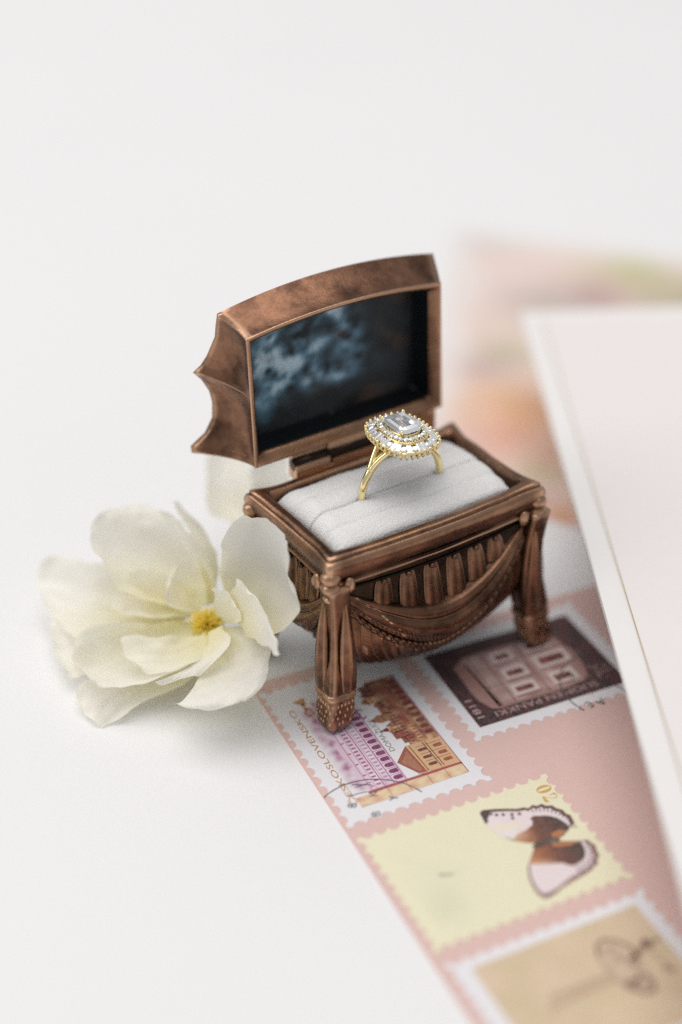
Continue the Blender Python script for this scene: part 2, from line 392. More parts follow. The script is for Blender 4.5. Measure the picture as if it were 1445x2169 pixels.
# lid
tl = R(3)
def lidp(a, u, k): return (a, 3.30+math.sin(tl)*u+math.cos(tl)*k, 4.5+math.cos(tl)*u-math.sin(tl)*k)
OUT = [(0.06, 3.33, .8), (.045, 3.05, .88), (0.04, 2.77, .95), (-.08, 2.3, 1.15), (-.19, 2.08, 1.25), (-.33, 1.91, 1.36), (-.17, 1.72, 1.3), (-.05, 1.45, 1.23), (-.02, 1.2, 1.2), (-.05, .84, 1.2), (-.24, .53, 1.22), (-.42, .40, 1.25), (-.58, .29, 1.27), (-.60, .16, 1.2)]
A0, A1, U0, U1 = .25, 5.07, .05, 3.0
CUSP = (OUT[0][1], OUT[5][1], OUT[12][1]); DN = []
for p, q in zip(OUT, OUT[1:]):
    for r_ in range(4): DN.append(tuple(a_+(b_-a_)*r_/4 for a_, b_ in zip(p, q)))
OUT = DN+[OUT[-1]]
def lobe(u):
    for c1_, c2_ in zip(CUSP, CUSP[1:]):
        if c2_ <= u <= c1_: return math.sin(math.pi*(u-c2_)/(c1_-c2_))**.7
    return 0.0
def bow_top(s): return .20*4*s*(1-s)
nL = len(OUT)-1
def rim_loop(d, k, N=30):     # inset d[left,right,bottom,top]
    pts = []
    a0, a1, u0, u1 = A0+d[0], A1-d[1], U0+d[2], U1-d[3]
    us = [(o_[1]-OUT[-1][1])/(OUT[0][1]-OUT[-1][1]) for o_ in OUT]
    for t in us[:-1]: pts.append((a0, u0+(u1-u0)*t, k))                                   # left, top -> bottom
    for j in range(N): pts.append((a0+(a1-a0)*j/N, u0, k))                                 # bottom, left -> right
    for t in us[:0:-1]: pts.append((a1, u0+(u1-u0)*t, k))                                  # right, bottom -> top
    for j in range(N): s = j/N; pts.append((a1+(a0-a1)*s, u1+bow_top(s), k))               # top, right -> left
    return pts
def out_loop(N=30):
    pts = []; mir = lambda p: (min(5.47, A0+A1-p[0]+.20), p[1], p[2])
    for p in OUT[:-1]: pts.append(p)
    l, r = OUT[-1], mir(OUT[-1])
    for j in range(N): s = j/N; pts.append((l[0]+(r[0]-l[0])*s, l[1]-.10*math.sin(math.pi*s), l[2]))
    for p in OUT[:0:-1]: pts.append(mir(p))
    l, r = OUT[0], mir(OUT[0])
    for j in range(N): s = j/N; pts.append((r[0]+(l[0]-r[0])*s, l[1]+bow_top(s)*1.35, l[2]))
    return pts
ro, oo = rim_loop((0, 0, 0, 0), 0), out_loop()
m = MB(); rings = []
for j in range(13):
    t = j/12; ta = t**1.7; row = []
    for p, q in zip(ro, oo):
        ta = t**1.7 if p[0] < 2.6 else t**.9
        lb = lobe(q[1])*.16*math.sin(math.pi*t**.8)*(1 if p[0] <= A0+1e-6 else -.6 if p[0] >= A1-1e-6 else 0)
        row.append(lidp(p[0]+(q[0]-p[0])*ta+lb, p[1]+(q[1]-p[1])*(t**1.25), p[2]+(q[2]-p[2])*t))
    rings.append(row)
m.grid(rings, cv=True)
# outer crown: two concave bands between the ridges
mir = lambda p: (min(5.47, A0+A1-p[0]+.20), p[1], p[2]); rows = []
for p in OUT:
    q = mir(p); row = []
    for j in range(31):
        s = j/30; e = 4*s*(1-s)
        uu = p[1]+(bow_top(s)*1.35 if p is OUT[0] else -.10*math.sin(math.pi*s) if p is OUT[-1] else bow_top(s)*.6*(p[1]/3))
        row.append(lidp(p[0]+(q[0]-p[0])*s, uu, p[2]+.14*e*math.sin(math.pi*(p[1]-.1)/3.3)))
    rows.append(row)
m.grid(rows)
lid = m.build('lid', M['bronze'], box, fix=True)
m = MB()
seq = [((0, 0, 0, 0), 0), ((-.012, -.012, -.012, -.012), -.02), ((.01, .01, .01, .01), -.045), ((.05, .06, .07, .05), -.04), ((.10, .13, .17, .09), -.015), ((.13, .20, .25, .12), .05), ((.14, .24, .27, .13), .12)]
m.grid([[lidp(*p) for p in rim_loop(d, k)] for d, k in seq], cv=True)
m.build('lid_rim', M['bronze'], lid, fix=True)
m = MB(); rings = [[lidp(*p) for p in rim_loop((.14, .24, .27, .13), .12)], [lidp(*p) for p in rim_loop((.15, .25, .28, .14), .5)], [lidp(*p) for p in rim_loop((.2, .3, .33, .2), .68)]]
m.grid(rings, cv=True, cols=[[(.006, .009, .012)]*len(rings[0])]*3); rows = []; K = []
SHEEN_BLOT = [(.17, .10, .05, .10, .8), (.17, .36, .09, .13, 1.0), (.03, .28, .05, .14, .9), (.28, .44, .07, .10, 1.0), (.42, .42, .07, .12, .75), (.27, .62, .16, .07, .55), (.50, .66, .18, .09, .42), (.10, .72, .12, .14, .35), (.54, .07, .07, .09, .9), (.61, .30, .08, .14, .55), (.66, .50, .08, .12, .35), (.36, .22, .06, .09, .5)]  # bluish reflections painted as blots into the mottled patina, right side left dark
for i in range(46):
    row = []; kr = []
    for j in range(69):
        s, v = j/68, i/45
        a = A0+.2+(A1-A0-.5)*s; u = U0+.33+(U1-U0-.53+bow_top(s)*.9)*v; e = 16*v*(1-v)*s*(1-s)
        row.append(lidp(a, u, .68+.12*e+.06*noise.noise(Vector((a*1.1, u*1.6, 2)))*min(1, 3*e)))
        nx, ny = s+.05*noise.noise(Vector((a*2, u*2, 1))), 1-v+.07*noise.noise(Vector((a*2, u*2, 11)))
        g = sum(w_*math.exp(-((nx-bx)/rx)**2-((ny-by)/ry)**2) for bx, by, rx, ry, w_ in SHEEN_BLOT)
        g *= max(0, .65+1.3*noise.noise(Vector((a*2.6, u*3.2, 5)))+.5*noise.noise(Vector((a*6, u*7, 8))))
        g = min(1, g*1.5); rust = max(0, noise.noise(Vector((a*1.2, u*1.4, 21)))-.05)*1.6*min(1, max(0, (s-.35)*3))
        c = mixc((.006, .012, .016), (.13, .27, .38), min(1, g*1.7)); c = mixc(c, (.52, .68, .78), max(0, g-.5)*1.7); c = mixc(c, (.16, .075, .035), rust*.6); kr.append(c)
    rows.append(row); K.append(kr)
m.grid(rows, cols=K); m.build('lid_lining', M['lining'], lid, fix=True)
# the whole box stands with two feet on the envelope and two on the table
box.rotation_euler = (Matrix.Rotation(PH, 3, 'Z') @ Matrix.Rotation(R(-.8), 3, 'X')).to_euler()

# ------------------------------------------------------------------ ring
rg = empty('ring', tuple(wbox(2.66, 1.44, 4.33)), 'gold halo ring with clear baguette stones upright in the white cushion', 'ring', rz=PH)
m = MB(); N = 72; RR = .985
m.tube([(RR*math.cos(2*math.pi*k/N), 0, RR*math.sin(2*math.pi*k/N)) for k in range(N)], .082, 12, 1.0, up=(0, 1, 0), closed=True)
m.build('band', M['gold'], rg)
m = MB()
for sx in (-1, 1):
    for sy in (-1, 1):
        pts = []
        for j in range(13):
            t = j/12; ang = R(38+34*t); r = RR+.02+.19*t**1.5
            pts.append((sx*r*math.cos(ang), sy*(.02+.24*t**1.4), r*math.sin(ang)))
        m.tube(pts, lambda t: .075-.02*t, 9)
m.build('shoulder', M['gold'], rg)
def sup(t, ha, hb, p=2.9):
    c, s_ = math.cos(t), math.sin(t)
    return (ha*math.copysign(abs(c)**(2/p), c), hb*math.copysign(abs(s_)**(2/p), s_))
def sup_even(n, ha, hb, phase=0.0):
    P = [sup(2*math.pi*k/720, ha, hb) for k in range(721)]; L = [0]
    for a, b in zip(P, P[1:]): L.append(L[-1]+math.dist(a, b))
    out = []
    for k in range(n):
        d = L[-1]*((k+phase)/n % 1); i = next(i for i in range(720) if L[i+1] >= d); f = (d-L[i])/(L[i+1]-L[i])
        out.append((P[i][0]+(P[i+1][0]-P[i][0])*f, P[i][1]+(P[i+1][1]-P[i][1])*f))
    return out
def loop3(ha, hb, z, n=64): return [(x, y, z) for x, y in sup_even(n, ha, hb)]
m = MB()
m.loft([loop3(.46, .62, 1.10), loop3(.56, .75, 1.17), loop3(.60, .80, 1.20), loop3(.595, .795, 1.225), loop3(.45, .61, 1.245)], cap1=True)
m.loft([loop3(.425, .575, 1.22), loop3(.43, .58, 1.345), loop3(.41, .56, 1.36), loop3(.385, .53, 1.33)])
m.loft([loop3(.28, .385, 1.25), loop3(.295, .40, 1.415), loop3(.27, .38, 1.435), loop3(.24, .34, 1.40)])
m.build('setting', M['gold'], rg)
def facet_round(m, c, r, h, ax, n=8):
    c = Vector(c); x, y, z = ax; R0 = lambda rr, hh, ph=0: [c+x*(rr*math.cos(2*math.pi*(k+ph)/n))+y*(rr*math.sin(2*math.pi*(k+ph)/n))+z*hh for k in range(n)]
    m.loft([R0(r*.15, -h*.75), R0(r, 0), R0(r, h*.08), R0(r*.58, h*.5, .5)], smooth=False)
def facet_rect(m, c, hx, hy, h, ax, taper=1.0, cut=.18):
    c = Vector(c); x, y, z = ax
    def rr(f, hh):
        a, b = hx*f, hy*f if f > .3 else hy*f*1.6; ch = cut*min(a, b)*2
        q = [(a, -b+ch), (a, b-ch), (a-ch, b), (-a+ch, b), (-a, b-ch), (-a, -b+ch), (-a+ch, -b), (a-ch, -b)]
        return [c+x*(u*(1+(taper-1)*(v/hy*.5+.5)))+y*v+z*hh for u, v in q]
    m.loft([rr(.18, -h*.9), rr(.62, -h*.5), rr(1, 0), rr(1, h*.08), rr(.86, h*.32), rr(.66, h*.45)], smooth=False)
up = Vector((0, 0, 1))
n_out = 36; outer = sup_even(n_out, .515, .70, .5)
for k, (x, y) in enumerate(outer):
    nrm = Vector((math.copysign(abs(x/.515)**2, x), math.copysign(abs(y/.70)**2, y), 0)).normalized()
    zz = (up+nrm*.5).normalized(); yy = (nrm-zz*nrm.dot(zz)).normalized(); xx = yy.cross(zz)
    m = MB()
    if k % 5 in (0, 3): facet_round(m, (x, y, 1.275), .072, .08, (xx, yy, zz)); m.build('round_stone', M['gem'], rg)
    else: facet_rect(m, (x, y, 1.275), .048, .115, .07, (xx, yy, zz), 1.25, .08); m.build('baguette_stone', M['gem'], rg)
for k, (x, y) in enumerate(sup_even(n_out, .618, .81, 0.0)):
    x0, y0 = x*.80, y*.82; m = MB()
    m.tube([(x0, y0, 1.10), (x*.90, y*.91, 1.08), (x*.985, y*.985, 1.15), (x, y, 1.24)], lambda t: .032-.006*t, 7)
    m.ball((x, y, 1.255), .036, 9, 7); m.build('prong', M['gold'], rg)
for k, (x, y) in enumerate(sup_even(26, .362, .485, .5)):
    m = MB(); nrm = Vector((x, y, 0)).normalized(); zz = (up+nrm*.25).normalized(); yy = (nrm-zz*nrm.dot(zz)).normalized()
    facet_round(m, (x, y, 1.39), .056, .065, (yy.cross(zz), yy, zz)); m.build('round_stone', M['gem'], rg)
m = MB()
for x, y in sup_even(48, .412, .555): m.ball((x, y, 1.37), .019, 7, 5)
m.build('milgrain', M['gold'], rg)['kind'] = 'stuff'
m = MB(); facet_rect(m, (0, 0, 1.47), .285, .39, .22, (Vector((1, 0, 0)), Vector((0, 1, 0)), up), 1, .2)
rq = random.Random(11)                                           # the facets seen through the table, each at its own tilt
xs = [-.18, -.11, -.04, .05, .12, .18]; ys = [-.25, -.14, .0, .12, .25]
for q in range(5):
    for r_ in range(4):
        x0, x1, y0, y1 = xs[q], xs[q+1], ys[r_], ys[r_+1]; tx, ty = rq.uniform(-.5, .5), rq.uniform(-.35, .35); zc = 1.578+.004*rq.random(); cx0, cy0 = (x0+x1)/2, (y0+y1)/2
        k = m.add([(x, y, zc+tx*(x-cx0)*.5+ty*(y-cy0)*.35) for x, y in ((x0, y0), (x1, y0), (x1, y1), (x0, y1))]); m.face((k, k+1, k+2, k+3), False)
m.build('centre_stone', M['gem2'], rg)
for sx in (-1, 1):
    for sy in (-1, 1):
        m = MB(); m.tube([(sx*.21, sy*.29, 1.24), (sx*.272, sy*.37, 1.36), (sx*.272, sy*.375, 1.50), (sx*.245, sy*.345, 1.53)], .028, 8); m.ball((sx*.256, sy*.355, 1.522), .042, 10, 8)
        m.build('prong', M['gold'], rg)

# ------------------------------------------------------------------ flowers
def crom(P, t):
    n = len(P)-1; x = min(t*n, n-1e-9); i = int(x); f = x-i
    p0, p1, p2, p3 = P[max(i-1, 0)], P[i], P[i+1], P[min(i+2, n)]
    return .5*((2*p1)+(p2-p0)*f+(2*p0-5*p1+4*p2-p3)*f*f+(3*p1-p0-3*p2+p3)*f**3)
FLOWER = None; FLOWER2 = None
FLOWER = [[[(-3.373,28.957,1.3),(-3.099,29.312,1.1),(-2.797,29.129,1.3)],[(-4.595,28.745,1.9),(-3.835,30.063,1.2),(-2.75,29.268,1.9)],[(-5.276,29.305,2.5),(-4.273,30.548,1.7),(-3.088,29.429,2.6)],[(-5.435,29.956,2.8),(-4.449,30.647,2.4),(-3.485,30.049,2.8)],[(-5.193,30.518,2.8),(-4.518,30.997,2.7),(-3.888,30.518,2.8)]],[[(-3.326,28.88,1.1),(-3.303,29.185,1.0),(-3.249,29.225,1.1)],[(-4.343,28.672,1.0),(-4.68,29.847,0.9),(-4.522,29.736,1.5)],[(-5.712,28.725,0.7),(-5.631,29.847,0.9),(-5.41,30.229,1.6)],[(-6.459,29.586,0.7),(-6.543,30.296,0.9),(-6.407,30.793,1.4)],[(-6.733,30.072,0.8),(-6.926,30.593,0.95),(-6.803,30.798,1.2)]],[[(-2.847,28.03,1.3),(-3.095,28.541,1.1),(-3.253,28.663,1.2)],[(-3.004,27.348,1.2),(-4.016,28.345,0.8),(-4.3,28.446,1.3)],[(-3.868,26.89,1.0),(-4.835,28.149,0.5),(-5.332,28.494,1.2)],[(-4.864,26.855,0.8),(-5.564,28.212,0.45),(-5.711,28.207,1.1)],[(-5.379,27.337,0.7),(-5.74,27.942,0.6),(-5.759,28.052,0.9)]],[[(-2.852,27.772,0.8),(-3.086,28.143,0.7),(-3.309,28.391,0.7)],[(-3.339,27.346,0.5),(-3.991,27.75,0.3),(-4.534,28.073,0.3)],[(-4.217,26.963,0.3),(-4.832,27.474,0.2),(-5.391,27.627,0.4)],[(-4.643,26.64,0.12),(-5.187,27.023,0.12),(-5.602,27.31,0.4)],[(-4.924,26.482,0.1),(-5.238,26.618,0.1),(-5.577,27.023,0.25)]],[[(-2.524,27.886,1.6),(-2.696,28.03,1.3),(-2.775,27.703,1.3)],[(-1.897,27.493,1.9),(-2.282,27.049,1.5),(-2.864,26.83,1.3)],[(-1.466,26.951,1.8),(-1.998,26.275,1.5),(-3.128,26.308,1.1)],[(-1.503,26.228,1.6),(-2.073,25.797,1.4),(-3.303,26.038,1.05)],[(-1.841,25.946,1.4),(-2.409,25.711,1.2),(-3.478,26.023,1.0)]],[[(-3.037,29.303,1.3),(-2.876,29.216,1.3),(-2.713,29.168,1.4)],[(-3.14,29.751,2.0),(-2.934,29.713,1.9),(-2.695,29.341,2.1)],[(-3.401,30.161,2.6),(-3.202,30.217,2.5),(-2.921,29.976,2.6)],[(-3.69,30.461,2.9),(-3.514,30.442,2.85),(-3.231,30.178,2.9)],[(-3.779,30.594,3.0),(-3.694,30.575,3.0),(-3.559,30.46,3.0)]],[[(-2.451,28.42,1.7),(-2.171,27.952,1.8),(-1.666,26.861,2.2)],[(-2.539,28.462,2.6),(-1.911,28.175,2.5),(-1.165,26.497,2.6)],[(-2.487,28.442,3.4),(-1.59,28.041,3.2),(-0.778,26.565,3.2)],[(-2.209,28.253,4.0),(-1.518,27.882,3.9),(-1.005,26.617,3.8)],[(-1.947,28.064,4.3),(-1.507,27.901,4.35),(-1.057,27.128,4.3)]],[[(-2.463,28.081,2.2),(-2.317,28.017,2.0),(-1.975,27.121,2.0)],[(-2.176,27.761,2.8),(-1.806,27.078,2.7),(-1.531,26.056,2.5)],[(-2.121,27.783,3.0),(-1.589,26.675,3.0),(-1.265,25.56,2.7)],[(-1.929,27.297,3.1),(-1.454,26.361,3.0),(-1.163,25.56,2.7)]],[[(-2.693,28.252,1.7),(-2.532,28.085,1.7),(-2.307,27.705,1.8)],[(-2.637,28.165,2.2),(-2.354,27.914,2.2),(-2.022,27.289,2.3)],[(-2.652,28.125,2.5),(-2.496,28.007,2.5),(-2.284,27.757,2.5)]],[[(-2.813,27.722,1.6),(-2.719,27.804,1.6),(-2.517,27.837,1.7)],[(-2.928,27.096,1.4),(-2.634,27.223,1.55),(-2.313,27.462,1.8)],[(-3.455,26.798,1.2),(-2.96,26.861,1.4),(-2.316,26.982,1.8)],[(-3.847,26.705,1.05),(-3.352,26.705,1.15),(-2.741,26.581,1.5)]],[[(-3.251,28.7,1.3),(-3.167,28.957,1.3),(-3.011,28.994,1.4)],[(-4.002,28.549,1.35),(-3.92,29.303,1.3),(-3.488,29.37,1.7)],[(-4.621,28.652,1.4),(-4.497,29.43,1.4),(-4.155,29.445,1.9)],[(-4.944,28.859,1.5),(-4.888,29.312,1.55),(-4.59,29.585,1.8)]],[[(-3.345,28.934,0.8),(-3.418,29.171,0.75),(-3.476,29.278,0.8)],[(-4.535,28.251,0.55),(-4.949,29.155,0.5),(-5.085,29.627,0.8)],[(-5.564,27.787,0.4),(-6.08,28.944,0.4),(-6.167,29.762,0.7)],[(-5.794,27.645,0.45),(-6.32,28.647,0.5),(-6.446,29.498,0.7)]],[[(-3.096,28.718,1.35),(-3.032,28.975,1.35),(-2.91,29.029,1.4)],[(-3.58,28.554,1.6),(-3.492,29.312,1.55),(-3.021,29.407,1.8)],[(-3.778,28.624,1.8),(-3.69,29.445,1.9),(-3.226,29.646,2.2)],[(-3.695,28.936,1.95),(-3.584,29.501,2.05),(-3.269,29.593,2.3)]],[[(-2.74,27.965,1.35),(-2.842,27.948,1.3),(-2.948,28.03,1.3)],[(-2.985,27.143,1.3),(-3.366,27.492,1.15),(-3.738,27.883,1.35)],[(-3.666,26.938,1.15),(-4.237,27.583,0.95),(-4.561,28.03,1.3)],[(-4.184,27.157,1.1),(-4.525,27.538,1.05),(-4.625,27.849,1.25)]]]
FLOWER2 = [[[(-2.217,31.797,1.5),(-2.053,31.797,1.5),(-1.888,31.797,1.5)],[(-2.979,31.939,1.8),(-2.584,32.494,1.5),(-2.004,32.138,1.8)],[(-3.133,32.532,2.2),(-2.709,33.004,1.9),(-2.12,32.532,2.2)],[(-3.135,33.144,2.6),(-2.723,33.578,2.4),(-2.196,33.25,2.6)],[(-2.951,33.894,2.8),(-2.677,34.004,2.8),(-2.333,33.894,2.8)]],[[(-1.951,31.994,1.5),(-1.841,31.994,1.5),(-1.68,32.093,1.5)],[(-2.102,32.079,2.1),(-1.745,32.542,1.8),(-1.239,32.484,2.1)],[(-2.117,32.675,2.5),(-1.635,32.891,2.3),(-1.161,32.628,2.4)],[(-1.959,33.028,2.8),(-1.577,33.086,2.7),(-1.216,32.812,2.7)]]]
STAMEN = (-2.908, 28.48, 1.3)
def petal(rows, parent, seed, base=(.93, .88, .54), tip=(.985, .962, .89), warm=1.0, nr=44, nc=30, origin=Vector((0, 0, 0)), wr=1.0):
    rows = [[Vector(p) for p in r] for r in rows]; P = []; cols = []
    for i in range(nr+1):
        t = i/nr; L_, C_, R_ = (crom([r[k] for r in rows], t) for k in range(3)); row = []; crow = []
        for j in range(nc+1):
            s = j/nc; q0, q1, q2 = (1-s)*(1-2*s), 4*s*(1-s), s*(2*s-1)
            p = L_*q0+C_*q1+R_*q2
            edge = min(s, 1-s)*2; edgew = max(0, 1-edge*2.2)*.7+max(0, (t-.75)/.25)*.6
            v = Vector((p.x*1.4, p.y*1.4, p.z*1.4+seed*3.1))
            d = .10*wr*noise.noise(v)*min(1, .3+t)+.05*wr*noise.noise(v*2.7)+0.20*wr*edgew*noise.noise(v*2.0+Vector((5, 5, 5)))
            vein = .016*math.cos((s-.5)*26)*min(1, t*2)*(1-t*.5)+.085*wr*max(0, (t-.5)/.5)*math.sin(s*11+seed*2.1)*max(.25, abs(2*s-1))
            p = p+Vector((d*.5, -d*.5, d*.9+vein)); row.append(tuple(p-origin))
            m_ = max(0, 1-t*1.7)**1.4*warm; m_ = min(1, m_+.18*max(0, noise.noise(v*.8)))
            crow.append(tuple(b*m_+c*(1-m_) for b, c in zip(base, tip)))
        P.append(row); cols.append(crow)
    m = MB(); m.grid(P, cols=cols); o = m.build('petal', M['petal'], parent)
    return o
fo = Vector((-3.3, 27.2, 0))
fl = empty('silk_flower', tuple(fo), 'large cream silk flower with yellow centre leaning on the bronze box', 'flower', 'cream silk flowers beside the box')
for k, rows in enumerate(FLOWER): petal(rows, fl, k+1, origin=fo)
cc = Vector(STAMEN); rnd = random.Random(3)
m = MB(); axis = Vector((-.12, -.5, .86)).normalized(); e1 = axis.cross(Vector((1, 0, 0))).normalized(); e2 = axis.cross(e1)
for k in range(170):
    a = rnd.uniform(0, 6.283); r = .36*math.sqrt(rnd.random()); rad_ = e1*math.cos(a)+e2*math.sin(a)
    p0 = cc+rad_*(r*.35)-axis*.22; p1 = cc+rad_*(r*1.15)+axis*(rnd.uniform(-.02, .16)-.25*r)
    m.tube([tuple(p0-fo), tuple((p0+p1)/2+axis*.03-fo), tuple(p1-fo)], lambda q: .026-.012*q, 5)
m.build('stamens', M['pollen'], fl)['kind'] = 'stuff'
m = MB(); q = cc-fo; m.ball((q.x+.15, q.y+.3, .45), (.42, .42, .42), 14, 9); m.build('calyx', mat_plain('green_calyx', (.25, .32, .12), .7, .1), fl)
fo2 = Vector((-1.5, 34.0, 0))
fl2 = empty('silk_flower', tuple(fo2), 'cream silk blossom half hidden behind the hinge of the bronze box', 'flower', 'cream silk flowers beside the box')
for k, rows in enumerate(FLOWER2): petal(rows, fl2, k+31, warm=.3, origin=fo2, nr=26, nc=18)

# ------------------------------------------------------------------ paper goods
def frame(ox, oy, deg):
    p = R(deg); a = Vector((math.cos(p), math.sin(p), 0)); b = Vector((-math.sin(p), math.cos(p), 0)); return lambda u, v, z=0: Vector((ox, oy, 0))+a*u+b*v+Vector((0, 0, z))
ENV = frame(-1.99, 27.90, 25.0)
env = empty('envelope', (-1.99, 27.9, 0), 'dusty pink envelope lying flat under the bronze box and stamps', 'envelope', rz=R(25))
m = MB(); W_, H_ = 15.5, 19.5
m.prism([(0, 0), (0, -H_), (W_, -H_), (W_, 0)], .002, .016); m.build('back_panel', M['pink'], env)
m = MB(); m.prism([(.012, -.012), (.012, -H_+.012), (W_-.012, -H_+.012), (W_-.012, -.012)], .0165, .031); m.build('front_panel', M['pink'], env)
ZE = .031
class Art(MB):
    z = 0.0
    def poly(s, pts, col, lay):
        i = s.add([(p[0], p[1], s.z+.0006*lay) for p in pts], [c for c in col] if isinstance(col, list) else col); s.face(range(i, i+len(pts)), False)
    def rect(s, a0, b0, a1, b1, col, lay): s.poly([(a0, b0), (a1, b0), (a1, b1), (a0, b1)], col, lay)
    def line(s, pts, wd, col, lay):
        for (x0, y0), (x1, y1) in zip(pts, pts[1:]):
            dx, dy = x1-x0, y1-y0; L = math.hypot(dx, dy) or 1; nx, ny = -dy/L*wd/2, dx/L*wd/2
            s.poly([(x0+nx, y0+ny), (x0-nx, y0-ny), (x1-nx, y1-ny), (x1+nx, y1+ny)], col, lay)
    def field(s, a0, b0, a1, b1, fn, lay, n=40, m=40):
        P = []; K = []
        for i in range(n+1):
            P.append([(a0+(a1-a0)*i/n, b0+(b1-b0)*j/m, s.z+.0006*lay) for j in range(m+1)]); K.append([fn(a0+(a1-a0)*i/n, b0+(b1-b0)*j/m) for j in range(m+1)])
        s.grid(P, cols=K, smooth=False)
    def arch(s, a, b, wd, h, col, lay):        # arch standing on a, pointing towards -a
        pts = [(a, b-wd/2), (a, b+wd/2), (a-h+wd/2, b+wd/2)]+[(a-h+wd/2-wd/2*math.sin(q), b+wd/2*math.cos(q)) for q in (R(45), R(90), R(135))]+[(a-h+wd/2, b-wd/2)]
        s.poly(pts, col, lay)
    def text(s, txt, org, rd, upv, size, col, lay, length=None, spacing=1.0):
        cu_ = bpy.data.curves.new('lettering', 'FONT'); cu_.body = txt; cu_.size = size/.72; cu_.resolution_u = 3; cu_.space_character = spacing
        ob = bpy.data.objects.new('lettering', cu_); C.objects.link(ob); dg = bpy.context.evaluated_depsgraph_get(); dg.update()
        me = bpy.data.meshes.new_from_object(ob.evaluated_get(dg)); xs = [v.co.x for v in me.vertices]; k = (length/(max(xs)-min(xs))) if length else 1
        i = s.add([(org[0]+rd[0]*v.co.x*k+upv[0]*v.co.y, org[1]+rd[1]*v.co.x*k+upv[1]*v.co.y, s.z+.0006*lay) for v in me.vertices], col)
        for p in me.polygons: s.face([i+q for q in p.vertices], False)
        bpy.data.objects.remove(ob); bpy.data.curves.remove(cu_); bpy.data.meshes.remove(me)
def perforated(a0, b0, a1, b1, period=.30, depth=.10):
    pts = []
    cs = [(a0, b0), (a1, b0), (a1, b1), (a0, b1)]
    for k in range(4):
        mg = .10; (x0, y0), (x1, y1) = cs[k], cs[(k+1) % 4]; L = math.hypot(x1-x0, y1-y0); n = max(3, round((L-2*mg)/period)); w_ = (L-2*mg)/n; tx, ty = (x1-x0)/L, (y1-y0)/L; nx, ny = -ty, tx
        for j in range(n):
            c = mg+(j+.5)*w_; r = w_*.42
            if j == 0: pts.append((x0, y0))
            for q in range(7):
                an = math.pi*q/6; d = c-r*math.cos(an); h = depth*math.sin(an)*(.9+.2*random.random())
                pts.append((x0+tx*d+nx*h, y0+ty*d+ny*h))
    return pts
def stamp(ox, oy, deg, rect, label, paper, z=ZE):
    e = empty('postage_stamp', (ox, oy, z), label, 'postage stamp', 'vintage stamps laid on the pink envelope', rz=R(deg))
    m = MB(); pf = perforated(*rect); n = len(pf); q = .14
    inn = [(min(max(p[0], rect[0]+q), rect[2]-q), min(max(p[1], rect[1]+q), rect[3]-q)) for p in pf]
    lo, hi, ih = m.add([(*p, .0015) for p in pf]), m.add([(*p, .0105) for p in pf]), m.add([(*p, .0105) for p in inn])
    for k in range(n):
        k2 = (k+1) % n; m.face((lo+k, lo+k2, hi+k2, hi+k), False); m.face((hi+k, hi+k2, ih+k2, ih+k) if inn[k] != inn[k2] else (hi+k, hi+k2, ih+k), False)
    c = m.add([(rect[0]+q, rect[1]+q, .0105), (rect[2]-q, rect[1]+q, .0105), (rect[2]-q, rect[3]-q, .0105), (rect[0]+q, rect[3]-q, .0105)]); m.face((c, c+1, c+2, c+3), False)
    m.build('paper', M[paper], e)
    a = Art(); a.z = .0112; return e, a
WHT = (.80, .79, .82)
# --- stamp with violet castle and brown town
e, a = stamp(.145, 23.50, 25.5, (0, 0, 3.23, 4.52), 'white stamp printed with violet arcades and brown town under the front foot', 'stamp')
PUR = (.38, .09, .24); DP = (.21, .03, .13); LIL = (.70, .52, .62); BRN = (.33, .085, .05); TAN = (.68, .42, .22); DRK = (.15, .035, .03); ORG = (.50, .25, .08)
def fpur(x, y):
    w_ = max(0, 1-abs(x-.74)/.26)*min(1, max(0, (y-.75)/.25))*min(1, max(0, (3.75-y)/.3)); w_ *= .7+.6*noise.noise(Vector((x*6, y*6, 1)))
    return mixc(WHT, PUR, w_)
a.field(.50, .70, 1.0, 3.8, fpur, 1, 22, 70)
roof = [(.86, .78), (.80, .86), (.86, 1.0), (.78, 1.12), (.78, 1.36), (.88, 1.44), (.74, 1.5), (.90, 1.58), (.83, 1.8), (.78, 1.95), (.80, 2.3), (.88, 2.38), (.80, 2.6), (.9, 2.75), (.74, 2.95), (.9, 3.1), (.85, 3.5), (.9, 3.78)]
a.poly(roof+[(1.70, 3.80), (1.70, .76)], LIL, 2)
a.field(.95, .78, 1.68, 3.78, lambda x, y: mixc(LIL, (.80, .70, .76), .5+.9*noise.noise(Vector((x*5, y*3, 4)))), 3, 16, 50)
for x_, w_ in ((.90, .012), (1.02, .010), (1.19, .022), (1.24, .01), (1.40, .02), (1.665, .02)): a.line([(x_, .78), (x_+.02, 3.78)], w_, PUR, 4)
for k in range(25):
    y = .86+k*.117; a.rect(1.05, y, 1.15, y+.048, PUR, 5); a.rect(1.275, y+.02, 1.37, y+.06, (.45, .24, .45), 5)
    if k % 3 == 0: a.rect(.92, y, .99, y+.035, PUR, 5)
for k in range(15): y = .90+k*.198; a.arch(1.645, y, .125, .205, DP, 5); a.line([(1.645, y+.099), (1.42, y+.099)], .014, PUR, 5)
a.text('DOMAŽLICE', (1.865, 1.62), (0, 1), (-1, 0), .125, (.24, .21, .21), 4, 1.10)
a.line([(1.80, 2.86), (1.72, 2.80), (1.66, 2.88), (1.70, 2.98), (1.62, 3.05), (1.72, 3.12), (1.80, 3.05)], .04, PUR, 4)
def fbrn(x, y): return mixc(TAN, BRN, .58+1.2*noise.noise(Vector((x*7, y*5, 8)))+.35*(y-2.2)/1.6)  # brown deepens towards the box: its shade painted into the print
a.field(2.22, .72, 2.90, 3.86, fbrn, 2, 24, 80)
rs = random.Random(5); y = 1.74
